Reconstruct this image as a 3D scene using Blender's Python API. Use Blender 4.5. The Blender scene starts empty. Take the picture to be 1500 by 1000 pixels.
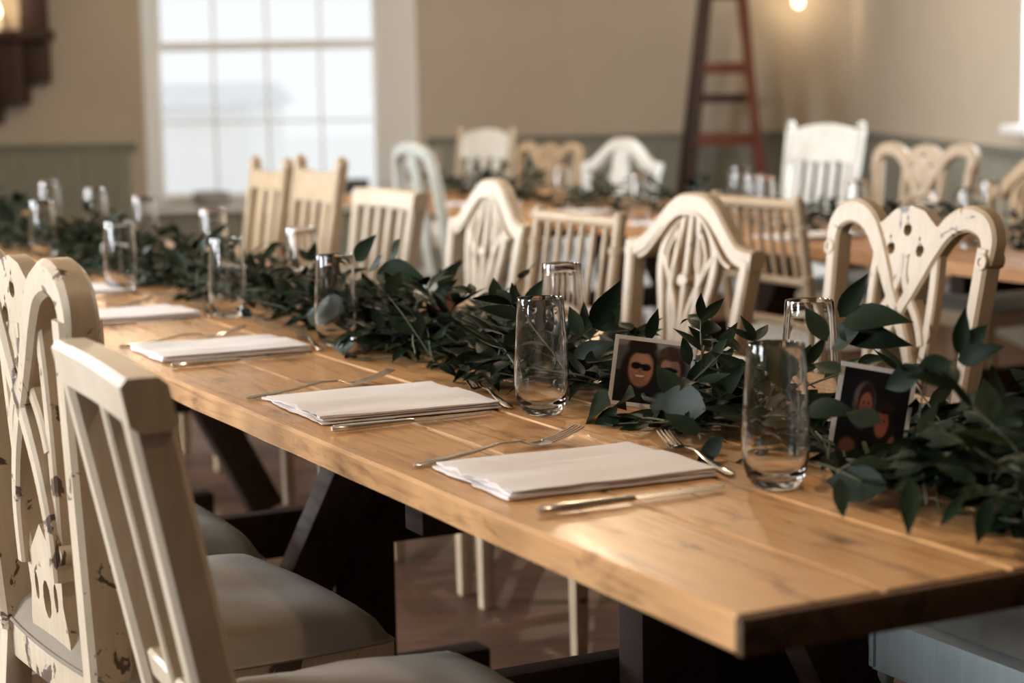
import bpy, bmesh, math, random
from mathutils import Vector, Matrix, noise
from mathutils.geometry import tessellate_polygon
R = random.Random(7)
sc = bpy.context.scene
col = sc.collection

# ------------------------------------------------------------------ camera
F, Q, ROLL, CH = 2780.0, 365.0, 0.018, 1.27
PITCH = math.atan(Q / F)
cam_d = bpy.data.cameras.new('camera'); cam = bpy.data.objects.new('camera', cam_d); col.objects.link(cam)
cam_d.sensor_width = 36.0; cam_d.lens = 36.0 * F / 1500.0; cam_d.clip_start = 0.02; cam_d.clip_end = 200
f_ = Vector((0, math.cos(PITCH), -math.sin(PITCH))); u0 = Vector((0, math.sin(PITCH), math.cos(PITCH))); r0 = Vector((1, 0, 0))
cr, srr = math.cos(ROLL), math.sin(ROLL)
right = cr * r0 - srr * u0; up = srr * r0 + cr * u0
m = Matrix.Identity(4)
for i in range(3):
    m[i][0] = right[i]; m[i][1] = up[i]; m[i][2] = -f_[i]
m[2][3] = CH
cam.matrix_world = m
cam_d.dof.use_dof = True; cam_d.dof.focus_distance = 2.95; cam_d.dof.aperture_fstop = 3.1
sc.camera = cam

# ------------------------------------------------------------------ world, light, exposure
w = bpy.data.worlds.new('sky'); sc.world = w; w.use_nodes = True
bg = w.node_tree.nodes['Background']; bg.inputs[0].default_value = (0.955, 0.985, 1.0, 1); bg.inputs[1].default_value = 0.74
sc.view_settings.view_transform = 'Standard'; sc.view_settings.look = 'None'
sc.view_settings.exposure = 0.46; sc.view_settings.gamma = 1.0; sc.view_settings.use_curve_mapping = False
sc.cycles.use_denoising = True
sc.cycles.sample_clamp_indirect = 4.0

def area(name, loc, direction, sx, sy, power, color):
    l = bpy.data.lights.new(name, 'AREA'); l.shape = 'RECTANGLE'; l.size = sx; l.size_y = sy; l.energy = power; l.color = color
    o = bpy.data.objects.new(name, l); col.objects.link(o); o.location = loc
    o.rotation_euler = Vector(direction).to_track_quat('-Z', 'Z').to_euler()
    return o
COOL = (0.86, 0.94, 1.0)
# daylight outside the windows of the left wall, of the right wall and above the back window
area('daylight_left_a', (-5.15, 0.1, 1.75), (1, 0.05, -0.12), 1.5, 1.8, 260, COOL)
area('daylight_left_b', (-5.15, 3.4, 1.75), (1, 0, -0.12), 1.5, 1.8, 330, COOL)
area('daylight_left_c', (-5.15, 7.2, 1.75), (1, 0, -0.12), 1.5, 1.8, 330, COOL)
area('daylight_right', (3.05, 8.45, 2.0), (-1, 0, -0.1), 1.5, 1.7, 150, COOL)

# ------------------------------------------------------------------ frames of reference
A2 = Vector((-0.455, 0.89)).normalized()          # along the long tables, away from the camera
P2 = Vector((A2.y, -A2.x))                        # across the tables
C2 = Vector((0.21, 1.786)); TZ = 0.765
def T(s, p, z=TZ):
    v = C2 + A2 * s + P2 * p
    return Vector((v.x, v.y, z))
YAW = math.atan2(A2.y, A2.x)                      # local +X = along, local +Y = -across
def ray(x, y):
    u, v = x - 750.0, y - 500.0
    u, v = u * cr - v * srr, u * srr + v * cr
    return Vector((u / F, math.cos(PITCH) - v / F * math.sin(PITCH), -math.sin(PITCH) - v / F * math.cos(PITCH)))
CAM = Vector((0, 0, CH))
def at_p(x, y, p):                                # photo point on the upright plane at distance p across the table
    d = ray(x, y); n = Vector((P2.x, P2.y, 0)); P0 = T(0, p, 0)
    return CAM + d * ((P0 - CAM).dot(n) / d.dot(n))

# ------------------------------------------------------------------ materials
def nt(name):
    m = bpy.data.materials.new(name); m.use_nodes = True
    return m, m.node_tree.nodes, m.node_tree.links, m.node_tree.nodes['Principled BSDF']
def ramp(nodes, stops):
    r = nodes.new('ShaderNodeValToRGB'); e = r.color_ramp.elements
    while len(e) < len(stops): e.new(0.5)
    for k, (pos, c) in enumerate(stops):
        e[k].position = pos; e[k].color = (*c, 1) if len(c) == 3 else c
    return r
def nz(nodes, links, scale, detail=4, vec=None, rough=0.55, dist=0.0):
    n = nodes.new('ShaderNodeTexNoise'); n.inputs['Scale'].default_value = scale; n.inputs['Detail'].default_value = detail
    n.inputs['Roughness'].default_value = rough; n.inputs['Distortion'].default_value = dist
    if vec is not None: links.new(vec, n.inputs['Vector'])
    return n
def mix(nodes, links, fac, a, b, mode='MIX'):
    n = nodes.new('ShaderNodeMix'); n.data_type = 'RGBA'; n.blend_type = mode
    for sock, val in ((n.inputs[0], fac), (n.inputs[6], a), (n.inputs[7], b)):
        if isinstance(val, (int, float)): sock.default_value = val
        elif isinstance(val, tuple): sock.default_value = (*val, 1)
        else: links.new(val, sock)
    return n.outputs[2]
def bump(nodes, links, bsdf, height, strength=0.2, dist=0.002):
    b = nodes.new('ShaderNodeBump'); b.inputs['Strength'].default_value = strength; b.inputs['Distance'].default_value = dist
    links.new(height, b.inputs['Height']); links.new(b.outputs[0], bsdf.inputs['Normal'])
def objvec(nodes, links, scale=(1, 1, 1), rand=True):
    tc = nodes.new('ShaderNodeTexCoord'); mp = nodes.new('ShaderNodeMapping'); mp.inputs['Scale'].default_value = scale
    links.new(tc.outputs['Object'], mp.inputs['Vector'])
    if rand:
        oi = nodes.new('ShaderNodeObjectInfo'); mu = nodes.new('ShaderNodeMath'); mu.operation = 'MULTIPLY'; mu.inputs[1].default_value = 37.0
        links.new(oi.outputs['Random'], mu.inputs[0]); links.new(mu.outputs[0], mp.inputs['Location'])
    return mp.outputs[0]

def mat_plain(name, c, rough=0.6, var=0.06, scale=6, metallic=0.0, spec=0.5, bumpy=0.0):
    m, n, l, b = nt(name); v = objvec(n, l)
    t = nz(n, l, scale, 4, v)
    r = ramp(n, [(0.3, tuple(max(0, x * (1 - var)) for x in c)), (0.7, tuple(min(1, x * (1 + var)) for x in c))])
    l.new(t.outputs[0], r.inputs[0]); l.new(r.outputs[0], b.inputs['Base Color'])
    b.inputs['Roughness'].default_value = rough; b.inputs['Metallic'].default_value = metallic
    b.inputs['Specular IOR Level'].default_value = spec
    if bumpy: bump(n, l, b, t.outputs[0], bumpy)
    return m
def mat_paint(name, c, chips=0.655, rough=0.45, under=(0.085, 0.05, 0.03), streak=0.12):
    """brushed furniture paint with worn chips"""
    m, n, l, b = nt(name); v = objvec(n, l)
    t1 = nz(n, l, 5, 3, v); t2 = nz(n, l, 16, 6, v, 0.6, 0.6)
    v3 = objvec(n, l, (30, 30, 4)); t3 = nz(n, l, 2.5, 4, v3)
    dark = tuple(x * (1 - streak) for x in c)
    r1 = ramp(n, [(0.35, dark), (0.65, c)]); l.new(t3.outputs[0], r1.inputs[0])
    r1b = ramp(n, [(0.35, (0.88, 0.85, 0.80)), (0.6, (1, 1, 1))]); l.new(t1.outputs[0], r1b.inputs[0])
    base = mix(n, l, 1.0, r1.outputs[0], r1b.outputs[0], 'MULTIPLY')
    r2 = ramp(n, [(chips, (0, 0, 0)), (chips + 0.02, (1, 1, 1))]); l.new(t2.outputs[0], r2.inputs[0])
    l.new(mix(n, l, r2.outputs[0], base, under), b.inputs['Base Color'])
    b.inputs['Roughness'].default_value = rough
    bump(n, l, b, t3.outputs[0], 0.12, 0.001)
    return m
def mat_wood(name, light, dark, streak, rough=0.4, axis_scale=(1.6, 22, 22), knots=True, spec=0.5):
    m, n, l, b = nt(name); v = objvec(n, l, axis_scale)
    t = nz(n, l, 1.6, 8, v, 0.62, 1.2)
    r = ramp(n, [(0.30, dark), (0.48, light), (0.62, tuple(0.86 * x for x in light)), (0.80, tuple(0.72 * x for x in light))])
    l.new(t.outputs[0], r.inputs[0])
    v2 = objvec(n, l, (5, 17, 17)); t2 = nz(n, l, 1.1, 5, v2, 0.6, 0.7)
    r2 = ramp(n, [(0.555, (0, 0, 0)), (0.72, (1, 1, 1))]); l.new(t2.outputs[0], r2.inputs[0])
    c = mix(n, l, r2.outputs[0], r.outputs[0], streak)
    oi = n.new('ShaderNodeObjectInfo'); rr = ramp(n, [(0, (0.84, 0.84, 0.84)), (1, (1.1, 1.06, 1.0))]); l.new(oi.outputs['Random'], rr.inputs[0])
    c = mix(n, l, 1.0, c, rr.outputs[0], 'MULTIPLY')
    if knots:
        vk = objvec(n, l, (1, 1.7, 1.7)); k = n.new('ShaderNodeTexVoronoi'); k.inputs['Scale'].default_value = 4.2; l.new(vk, k.inputs['Vector'])
        rk = ramp(n, [(0.04, (1, 1, 1)), (0.13, (0, 0, 0))]); l.new(k.outputs['Distance'], rk.inputs[0])
        c = mix(n, l, rk.outputs[0], c, tuple(0.6 * x for x in streak))
    l.new(c, b.inputs['Base Color'])
    rg = ramp(n, [(0.3, (rough + .12,) * 3), (0.7, (rough - .06,) * 3)]); l.new(t.outputs[0], rg.inputs[0]); l.new(rg.outputs[0], b.inputs['Roughness'])
    b.inputs['Specular IOR Level'].default_value = spec
    bump(n, l, b, t.outputs[0], 0.12, 0.001)
    return m
def mat_fabric(name, c, weave=420, var=0.10, bstr=0.25):
    m, n, l, b = nt(name); v = objvec(n, l)
    t = nz(n, l, 7, 5, v); r = ramp(n, [(0.3, tuple(x * (1 - var) for x in c)), (0.7, tuple(min(1, x * (1 + var)) for x in c))])
    l.new(t.outputs[0], r.inputs[0]); l.new(r.outputs[0], b.inputs['Base Color'])
    wv = n.new('ShaderNodeTexChecker'); wv.inputs['Scale'].default_value = weave; l.new(v, wv.inputs['Vector'])
    bump(n, l, b, wv.outputs['Fac'], bstr, 0.0011)
    b.inputs['Roughness'].default_value = 0.95; b.inputs['Specular IOR Level'].default_value = 0.15
    b.inputs['Sheen Weight'].default_value = 0.15
    return m
def mat_emit(name, c, strength):
    m, n, l, b = nt(name); b.inputs['Base Color'].default_value = (*c, 1); b.inputs['Emission Color'].default_value = (*c, 1)
    b.inputs['Emission Strength'].default_value = strength; return m
def mat_glass(name, c=(1, 1, 1)):
    m, n, l, b = nt(name); b.inputs['Base Color'].default_value = (*c, 1); b.inputs['Transmission Weight'].default_value = 1.0
    b.inputs['Roughness'].default_value = 0.0; b.inputs['IOR'].default_value = 1.46; return m
def mat_pane(name):
    m, n, l, b = nt(name); out = n['Material Output']
    tr = n.new('ShaderNodeBsdfTransparent'); gl = n.new('ShaderNodeBsdfGlossy'); gl.inputs['Roughness'].default_value = 0.02
    fr = n.new('ShaderNodeFresnel'); fr.inputs[0].default_value = 1.12; mx = n.new('ShaderNodeMixShader')
    l.new(fr.outputs[0], mx.inputs[0]); l.new(tr.outputs[0], mx.inputs[1]); l.new(gl.outputs[0], mx.inputs[2]); l.new(mx.outputs[0], out.inputs['Surface'])
    return m

M = {}
M['wall'] = mat_plain('wall_plaster', (0.50, 0.435, 0.35), 0.9, 0.03, 3, spec=0.2)
M['lowbounce'] = mat_plain('low_bounce_wall', (0.16, 0.15, 0.125), 0.8, 0.05, 3, spec=0.2)  # dark tone chosen to cut bounce light from the unseen walls
M['dado'] = mat_plain('panelling_paint', (0.26, 0.26, 0.215), 0.6, 0.05, 4)
M['dadorail'] = mat_plain('panelling_rail_paint', (0.24, 0.24, 0.20), 0.55, 0.05, 4)
M['ceil'] = mat_plain('ceiling_paint', (0.36, 0.32, 0.26), 0.9, 0.02, 3, spec=0.2)
M['floor'] = mat_wood('floor_wood', (0.115, 0.050, 0.025), (0.055, 0.024, 0.013), (0.03, 0.014, 0.009), 0.5, (0.6, 9, 9), knots=False)
M['white'] = mat_plain('window_paint', (0.90, 0.91, 0.91), 0.45, 0.02, 4)
M['pane'] = mat_pane('window_glass')
M['oak'] = mat_wood('table_pine', (0.57, 0.315, 0.14), (0.30, 0.14, 0.05), (0.15, 0.068, 0.028), 0.30)
M['oak2'] = mat_wood('back_table_pine', (0.50, 0.25, 0.10), (0.32, 0.14, 0.05), (0.16, 0.075, 0.03), 0.36)
M['dark_end'] = mat_wood('table_end_dark_wood', (0.12, 0.062, 0.030), (0.06, 0.03, 0.015), (0.02, 0.012, 0.008), 0.6, (9, 4, 14), knots=False, spec=0.2)  # darker wood tone for the strip over the plank ends
M['trestle'] = mat_wood('trestle_dark_stain', (0.030, 0.016, 0.010), (0.016, 0.009, 0.006), (0.008, 0.005, 0.004), 0.7, knots=False, spec=0.12)
M['cream'] = mat_paint('cream_paint', (0.46, 0.335, 0.22))
M['creamlight'] = mat_paint('pale_cream_paint', (0.53, 0.43, 0.32), 0.70)
M['creamworn'] = mat_paint('worn_cream_paint', (0.53, 0.42, 0.30), 0.60)
M['tan'] = mat_paint('tan_paint', (0.45, 0.32, 0.195), 0.72)
M['whitepaint'] = mat_paint('white_chair_paint', (0.74, 0.72, 0.67), 0.74)
M['greypaint'] = mat_paint('grey_chair_paint', (0.50, 0.50, 0.45), 0.72)
M['bluepaint'] = mat_paint('blue_grey_paint', (0.30, 0.345, 0.35), 0.68)
M['bamboo'] = mat_paint('limewash_paint', (0.46, 0.335, 0.22), 0.74)
M['linen'] = mat_fabric('taupe_seat_cloth', (0.17, 0.15, 0.12))
M['linenwarm'] = mat_fabric('brown_seat_cloth', (0.20, 0.16, 0.12))
M['greycloth'] = mat_fabric('grey_seat_cloth', (0.15, 0.135, 0.11), 260, 0.18, 0.6)
M['whitecloth'] = mat_fabric('ivory_seat_cloth', (0.55, 0.54, 0.50))
M['napkin'] = mat_fabric('napkin_cloth', (0.76, 0.70, 0.68), 700, 0.03, 0.15)
M['steel'] = mat_plain('cutlery_steel', (0.66, 0.60, 0.54), 0.2, 0.08, 20, metallic=1.0)
M['glass'] = mat_glass('tumbler_glass')
M['stem'] = mat_plain('stem_green', (0.055, 0.06, 0.032), 0.6, 0.2, 20)
M['ladder_red'] = mat_plain('ladder_red_wood', (0.15, 0.035, 0.016), 0.5, 0.2, 9)
M['ladder_dark'] = mat_plain('ladder_dark_wood', (0.035, 0.014, 0.009), 0.5, 0.2, 9)
M['darkwood'] = mat_plain('shelf_dark_wood', (0.040, 0.016, 0.008), 0.6, 0.35, 7)
M['stone'] = mat_plain('stone_pot', (0.36, 0.36, 0.34), 0.8, 0.15, 14)
M['blackpot'] = mat_plain('black_pot', (0.05, 0.052, 0.052), 0.5, 0.1, 10)
M['roof'] = mat_plain('pale_slate', (0.80, 0.81, 0.83), 0.9, 0.06, 2)
M['ground'] = mat_plain('pale_gravel', (0.93, 0.93, 0.92), 0.95, 0.02, 2)
M['bulb'] = mat_emit('warm_bulb', (1.0, 0.72, 0.42), 9.0)
M['flame'] = mat_emit('candle_glow', (1.0, 0.66, 0.34), 9.0)
M['wax'] = mat_plain('ivory_wax', (0.75, 0.66, 0.52), 0.5, 0.03, 8)
M['iron'] = mat_plain('black_iron', (0.02, 0.018, 0.016), 0.5, 0.1, 12)
M['card'] = mat_plain('photo_paper', (0.74, 0.71, 0.68), 0.45, 0.02, 10)
def leaf_material(name, c, tip):
    m, n, l, b = nt(name); oi = n.new('ShaderNodeObjectInfo'); v = objvec(n, l); t = nz(n, l, 30, 3, v)
    r = ramp(n, [(0.0, c), (0.75, tuple(1.5 * x for x in c)), (1.0, tip)]); l.new(oi.outputs['Random'], r.inputs[0])
    r2 = ramp(n, [(0.35, (0.8, 0.8, 0.8)), (0.7, (1.15, 1.15, 1.15))]); l.new(t.outputs[0], r2.inputs[0])
    l.new(mix(n, l, 1.0, r.outputs[0], r2.outputs[0], 'MULTIPLY'), b.inputs['Base Color'])
    b.inputs['Roughness'].default_value = 0.46; b.inputs['Specular IOR Level'].default_value = 0.07
    return m
M['leaf'] = leaf_material('ruscus_leaf', (0.0078, 0.0135, 0.0060), (0.022, 0.030, 0.010))
def print_material():
    m, n, l, b = nt('photo_print'); a = n.new('ShaderNodeVertexColor'); a.layer_name = 'Col'
    l.new(a.outputs[0], b.inputs['Base Color']); b.inputs['Roughness'].default_value = 0.35; return m
M['print'] = print_material()

# ------------------------------------------------------------------ mesh helpers
class MB:
    def __init__(self): self.v = []; self.f = []
    def add(self, vs, fs):
        o = len(self.v); self.v += [tuple(x) for x in vs]; self.f += [tuple(i + o for i in q) for q in fs]; return self
    def box(self, lo, hi, mat=None):
        x0, y0, z0 = lo; x1, y1, z1 = hi
        vs = [Vector(p) for p in ((x0, y0, z0), (x1, y0, z0), (x1, y1, z0), (x0, y1, z0), (x0, y0, z1), (x1, y0, z1), (x1, y1, z1), (x0, y1, z1))]
        if mat: vs = [mat @ q for q in vs]
        return self.add(vs, [(0, 3, 2, 1), (4, 5, 6, 7), (0, 1, 5, 4), (1, 2, 6, 5), (2, 3, 7, 6), (3, 0, 4, 7)])
    def sweep(self, rings, closed=True, cap=True):
        n = len(rings[0]); vs = [p for r in rings for p in r]; fs = []
        for i in range(len(rings) - 1):
            for j in range(n if closed else n - 1):
                k = (j + 1) % n; fs.append((i * n + j, i * n + k, (i + 1) * n + k, (i + 1) * n + j))
        if cap and closed:
            fs.append(tuple(range(n - 1, -1, -1))); o = (len(rings) - 1) * n; fs.append(tuple(o + j for j in range(n)))
        return self.add(vs, fs)
    def tube(self, pts, rad, n=8):
        pts = [Vector(p) for p in pts]; rad = rad if isinstance(rad, (list, tuple)) else [rad] * len(pts); rings = []
        ref = Vector((0, 0, 1))
        if abs((pts[-1] - pts[0]).normalized().z) > 0.9: ref = Vector((1, 0, 0))
        for i, p in enumerate(pts):
            t = (pts[min(i + 1, len(pts) - 1)] - pts[max(i - 1, 0)]).normalized(); a = t.cross(ref).normalized(); b = a.cross(t)
            rings.append([p + (a * math.cos(2 * math.pi * k / n) + b * math.sin(2 * math.pi * k / n)) * rad[i] for k in range(n)])
        return self.sweep(rings)
    def lathe(self, prof, n=24, c=(0, 0, 0)):
        c = Vector(c); rings = [[c + Vector((r * math.cos(2 * math.pi * k / n), r * math.sin(2 * math.pi * k / n), z)) for k in range(n)] for r, z in prof]
        return self.sweep(rings, cap=False)
    def build(self, name, mat, parent=None, bevel=0.0, seg=2, smooth=True, angle=35, loc=None):
        me = bpy.data.meshes.new(name); me.from_pydata(self.v, [], self.f)
        bm = bmesh.new(); bm.from_mesh(me); bmesh.ops.recalc_face_normals(bm, faces=bm.faces)
        if bevel: bmesh.ops.bevel(bm, geom=list(bm.edges), offset=bevel, segments=seg, affect='EDGES', profile=0.6, clamp_overlap=True)
        bm.to_mesh(me); bm.free()
        if smooth:
            me.shade_smooth(); me.set_sharp_from_angle(angle=math.radians(angle))
        me.materials.append(M[mat] if isinstance(mat, str) else mat)
        o = bpy.data.objects.new(name, me); col.objects.link(o)
        if parent: o.parent = parent
        if loc is not None: o.location = loc
        return o
def empty(name, loc=(0, 0, 0), rz=0.0, parent=None):
    o = bpy.data.objects.new(name, None); col.objects.link(o); o.location = loc; o.rotation_euler = (0, 0, rz); o.empty_display_size = 0.1
    if parent: o.parent = parent
    return o
def tag(o, label=None, cat=None, group=None, kind=None):
    if label: o['label'] = label
    if cat: o['category'] = cat
    if group: o['group'] = group
    if kind: o['kind'] = kind
    return o
def box(name, lo, hi, mat, parent=None, bevel=0.0, **k): return MB().box(lo, hi).build(name, mat, parent, bevel, **k)
def share(me, name, parent=None, mw=None):
    o = bpy.data.objects.new(name, me); col.objects.link(o)
    if parent: o.parent = parent
    if mw is not None: o.matrix_local = mw
    return o
def spline(pts, n=6):
    pts = [Vector(p) for p in pts]; out = []
    for i in range(len(pts) - 1):
        a = pts[max(i - 1, 0)]; b = pts[i]; c = pts[i + 1]; d = pts[min(i + 2, len(pts) - 1)]
        for k in range(n):
            t = k / n
            out.append(0.5 * ((2 * b) + (c - a) * t + (2 * a - 5 * b + 4 * c - d) * t * t + (3 * b - a - 3 * c + d) * t ** 3))
    out.append(pts[-1]); return out
# ------------------------------------------------------------------ room
X0, X1, Y0, Y1, ZC = -4.6, 2.5, -7.0, 14.0, 3.4
XE, YS = 6.5, 6.2                                 # unseen widening to the right, added to cut bounce light onto the table
tag(box('floor', (X0 - .4, Y0, -0.08), (XE, Y1 + .4, 0.0), 'floor'), kind='structure')
tag(box('ceiling', (X0, Y0, ZC), (XE, Y1, ZC + 0.08), 'ceil'), kind='structure')
WT = 0.32
def wall_with_openings(name, axis, pos, out, lo, hi, openings):
    """wall slab along an axis with rectangular openings (a0, a1, z0, z1)"""
    b = MB(); cuts = sorted(openings); cur = lo
    def slab(a0, a1, z0, z1):
        if a1 - a0 < 1e-4 or z1 - z0 < 1e-4: return
        p0, p1 = min(pos, pos + out), max(pos, pos + out)
        if axis == 'x': b.box((a0, p0, z0), (a1, p1, z1))
        else: b.box((p0, a0, z0), (p1, a1, z1))
    for a0, a1, z0, z1 in cuts:
        slab(cur, a0, 0, ZC); slab(a0, a1, 0, z0); slab(a0, a1, z1, ZC); cur = a1
    slab(cur, hi, 0, ZC)
    return tag(b.build(name, 'wall', smooth=False), kind='structure')
BW = (-2.66, -0.66, 0.48, 2.85)
wall_with_openings('wall_back', 'x', Y1, WT, X0 - WT, X1 + WT, [BW])
wall_with_openings('wall_right', 'y', X1, WT, YS, Y1, [(7.60, 9.30, 1.07, 2.85)])
LW = [(-0.7, 0.9, 0.85, 2.65), (2.6, 4.2, 0.85, 2.65), (6.4, 8.0, 0.85, 2.65)]
wall_with_openings('wall_left', 'y', X0, -WT, Y0, Y1, LW)
tag(box('wall_front', (X0 - WT, Y0 - WT, 0), (XE + WT, Y0, ZC), 'lowbounce', smooth=False), kind='structure')  # unseen wall, set back and darkened to lessen bounce light
tag(box('wall_return_added', (X1 + WT, YS, 0), (XE, YS + WT, ZC), 'lowbounce', smooth=False), kind='structure')  # unseen return wall, added with the widening, dark against bounce light
tag(box('wall_side_added', (XE, Y0, 0), (XE + WT, YS + WT, ZC), 'lowbounce', smooth=False), kind='structure')  # unseen side wall, added far out and dark to lessen bounce light

def make_window(name, wd, z0, z1, mw, rail, fl=0.085, frr=0.085):
    """sash window: local x across the opening, y outwards from the room face, z up"""
    root = empty(name); root.matrix_world = mw; tag(root, kind='structure')
    fr = 0.085; d0, d1 = 0.15, 0.25
    f = MB(); f.box((0, d0, z0), (fl, d1 + .05, z1)); f.box((wd - frr, d0, z0), (wd, d1 + .05, z1)); f.box((fl, d0, z1 - fr), (wd - frr, d1 + .05, z1)); f.box((fl, d0, z0), (wd - frr, d1 + .05, z0 + .02))
    f.build('window_frame', 'white', root, 0.006)
    box('window_sill', (-0.07, -0.09, z0 - 0.045), (wd + 0.07, d0 + .02, z0), 'white', root, 0.008)
    # thin white reveal linings
    box('reveal_lining', (0, 0.0, z0), (0.018, d0, z1), 'white', root); box('reveal_lining', (wd - 0.018, 0.0, z0), (wd, d0, z1), 'white', root); box('reveal_lining', (0.018, 0.0, z1 - 0.018), (wd - 0.018, d0, z1), 'white', root)
    if frr > .2: MB().sweep([[Vector((x, y, z)) for x, y in ((wd - frr + .02, d0 - .004), (wd - .018, .004), (wd - .018, d0 - .004))] for z in (z0 + .005, z1 - .02)]).build('splayed_shutter', 'white', root, smooth=False)
    for (a, b, y, nm) in ((z0 + .02, rail + .03, d0 + .035, 'lower_sash'), (rail - .03, z1 - fr, d0 + .095, 'upper_sash')):
        s = MB(); st = 0.045; yA, yB = y - .02, y + .02; xa, xb = fl, wd - frr
        s.box((xa, yA, a), (xa + st, yB, b)); s.box((xb - st, yA, a), (xb, yB, b)); s.box((xa + st, yA, a), (xb - st, yB, a + .06)); s.box((xa + st, yA, b - .06), (xb - st, yB, b))
        so = s.build(nm, 'white', root, 0.004)
        pw = (xb - xa - 2 * st) / 4.0; ph = (b - a - .12) / 2.0; mt = 0.007
        for k in (1, 2, 3): box('glazing_bar', (xa + st + k * pw - mt, yA + .004, a + .06), (xa + st + k * pw + mt, yB - .004, b - .06), 'white', so)
        for j in range(4): box('glazing_bar', (xa + st + j * pw + mt, yA + .006, a + .06 + ph - mt), (xa + st + (j + 1) * pw - mt, yB - .006, a + .06 + ph + mt), 'white', so)
        for i in range(4):
            for j in range(2):
                box('pane', (xa + st + i * pw + mt * (i > 0), y - .002, a + .06 + j * ph + mt * (j > 0)), (xa + st + (i + 1) * pw - mt * (i < 3), y + .002, a + .06 + (j + 1) * ph - mt * (j < 1)), 'pane', so, smooth=False)
    return root
make_window('window_1', BW[1] - BW[0], BW[2], BW[3], Matrix.Translation((BW[0], Y1, 0)), 1.645, 0.05, 0.285)
make_window('window_2', 1.70, 1.07, 2.85, Matrix.Translation((X1, 9.30, 0)) @ Matrix.Rotation(-math.pi / 2, 4, 'Z'), 1.95)
for k, (a0, a1, z0, z1) in enumerate(LW):
    make_window('window_%d' % (3 + k), a1 - a0, z0, z1, Matrix.Translation((X0, a0, 0)) @ Matrix.Rotation(math.pi / 2, 4, 'Z'), 1.7)

# boarded panelling below the dado rail
DZ = 0.925
tr = tag(empty('trim_1', (0, Y1, 0)), kind='structure')
board_cache = {}
def board(parent, h, mw):
    key = round(h, 3)
    if key not in board_cache:
        b = MB(); wd = 0.114; pr = [(0.003, 0), (0.003, -.006), (0.010, -.013), (wd - .010, -.013), (wd - .003, -.006), (wd - .003, 0)]
        b.sweep([[Vector((x, y, z)) for x, y in pr] for z in (0.12, h)]); board_cache[key] = b.build('board', 'dado', None, smooth=False).data
        bpy.data.objects.remove([o for o in bpy.data.objects if o.data == board_cache[key]][0])
    return share(board_cache[key], 'board', parent, mw)
x = X0
while x < X1 - 0.1:
    inside = x + .114 > BW[0] - .06 and x < BW[1] + .06
    board(tr, (BW[2] - .05) if inside else DZ - .03, Matrix.Translation((x, 0, 0))); x += 0.114
rl = MB(); prof = [(0, 0), (-.016, 0), (-.02, .02), (-.028, .045), (-.05, .055), (-.05, .075), (0, .075)]
def rail_seg(b, x0, x1): b.sweep([[Vector((xx, y, DZ - .045 + z)) for y, z in prof] for xx in (x0, x1)])
rail_seg(rl, X0, BW[0] - .07); rail_seg(rl, BW[1] + .07, X1); rl.build('dado_rail', 'dadorail', tr)
box('plinth', (X0, -.022, 0), (X1, 0, .13), 'dadorail', tr)
tr2 = tag(empty('trim_2', (X1, Y1, 0), -math.pi / 2), kind='structure')
x = 0.02
while x < 7.65: board(tr2, DZ - .03, Matrix.Translation((x, 0, 0))); x += 0.114
rl = MB(); rail_seg(rl, 0.05, 7.75); rl.build('dado_rail', 'dadorail', tr2)
box('plinth', (0.02, -.022, 0), (7.75, 0, .13), 'dadorail', tr2)
# outdoors
tag(box('ground', (-30, 14.4, -0.35), (25, 70, -0.25), 'ground', smooth=False), kind='structure')
rf = empty('neighbouring_house', (-4.75, 25, -0.25))
box('wall', (-1.2, 0, 0), (1.35, 4, 1.45), 'ground', rf, smooth=False)
b = MB(); b.add([(-1.4, -.3, 1.42), (1.5, -.3, 1.42), (1.5, 2, 1.72), (-1.4, 2, 1.72), (-1.4, 4.3, 1.42), (1.5, 4.3, 1.42)], [(0, 1, 2, 3), (3, 2, 5, 4), (0, 3, 4), (1, 5, 2), (0, 4, 5, 1)]); b.build('roof', 'roof', rf, smooth=False)
tag(rf, 'pale outbuilding with low slate roof seen through the back window', 'building')

# ------------------------------------------------------------------ tables
def trestle(parent, s, near, mat='trestle'):
    """dark trestle: central post, splayed legs, cross rail (parent frame: x along, y = -across)"""
    def bar(name, p0, z0, p1, z1, wd, off=0.0, t=0.035):
        d = Vector((0, -(p1 - p0), z1 - z0)); L = d.length; ang = math.atan2(d.z, d.y)
        mw = Matrix.Translation((s + off, -p0, z0)) @ Matrix.Rotation(ang, 4, 'X')
        return MB().box((-t, 0, -wd / 2), (t, L, wd / 2), mw).build(name, mat, parent, 0.004)
    bar('post', 0.465, 0.09, 0.465, 0.70, 0.135)
    if near: bar('leg', 0.52, 0.70, 0.18, 0.03, 0.10, -0.072)
    else: bar('leg', 0.56, 0.70, 0.90, 0.03, 0.10, -0.072)
    bar('cross_rail', 0.13, 0.375, 0.87, 0.375, 0.095, 0.06, 0.022); bar('foot', 0.25, 0.045, 0.75, 0.045, 0.085)
    bar('bearer', 0.05, 0.695, 0.95, 0.695, 0.060, 0.0, 0.030)
def plank_mesh(L, wd, th, seed):
    b = MB(); rr = random.Random(seed); n = int(L / 0.12); rings = []
    for i in range(n + 1):
        x = L * i / n; e0 = rr.uniform(-.0012, .0012); e1 = rr.uniform(-.0012, .0012); c = .0045
        pr = [(0.0011 + e0, -th), (wd - .0011 + e1, -th), (wd - .0011 + e1, -c), (wd - .0011 - c + e1, 0), (0.0011 + c + e0, 0), (0.0011 + e0, -c)]
        rings.append([Vector((x, -y, z)) for y, z in pr])
    return b.sweep(rings)
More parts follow.
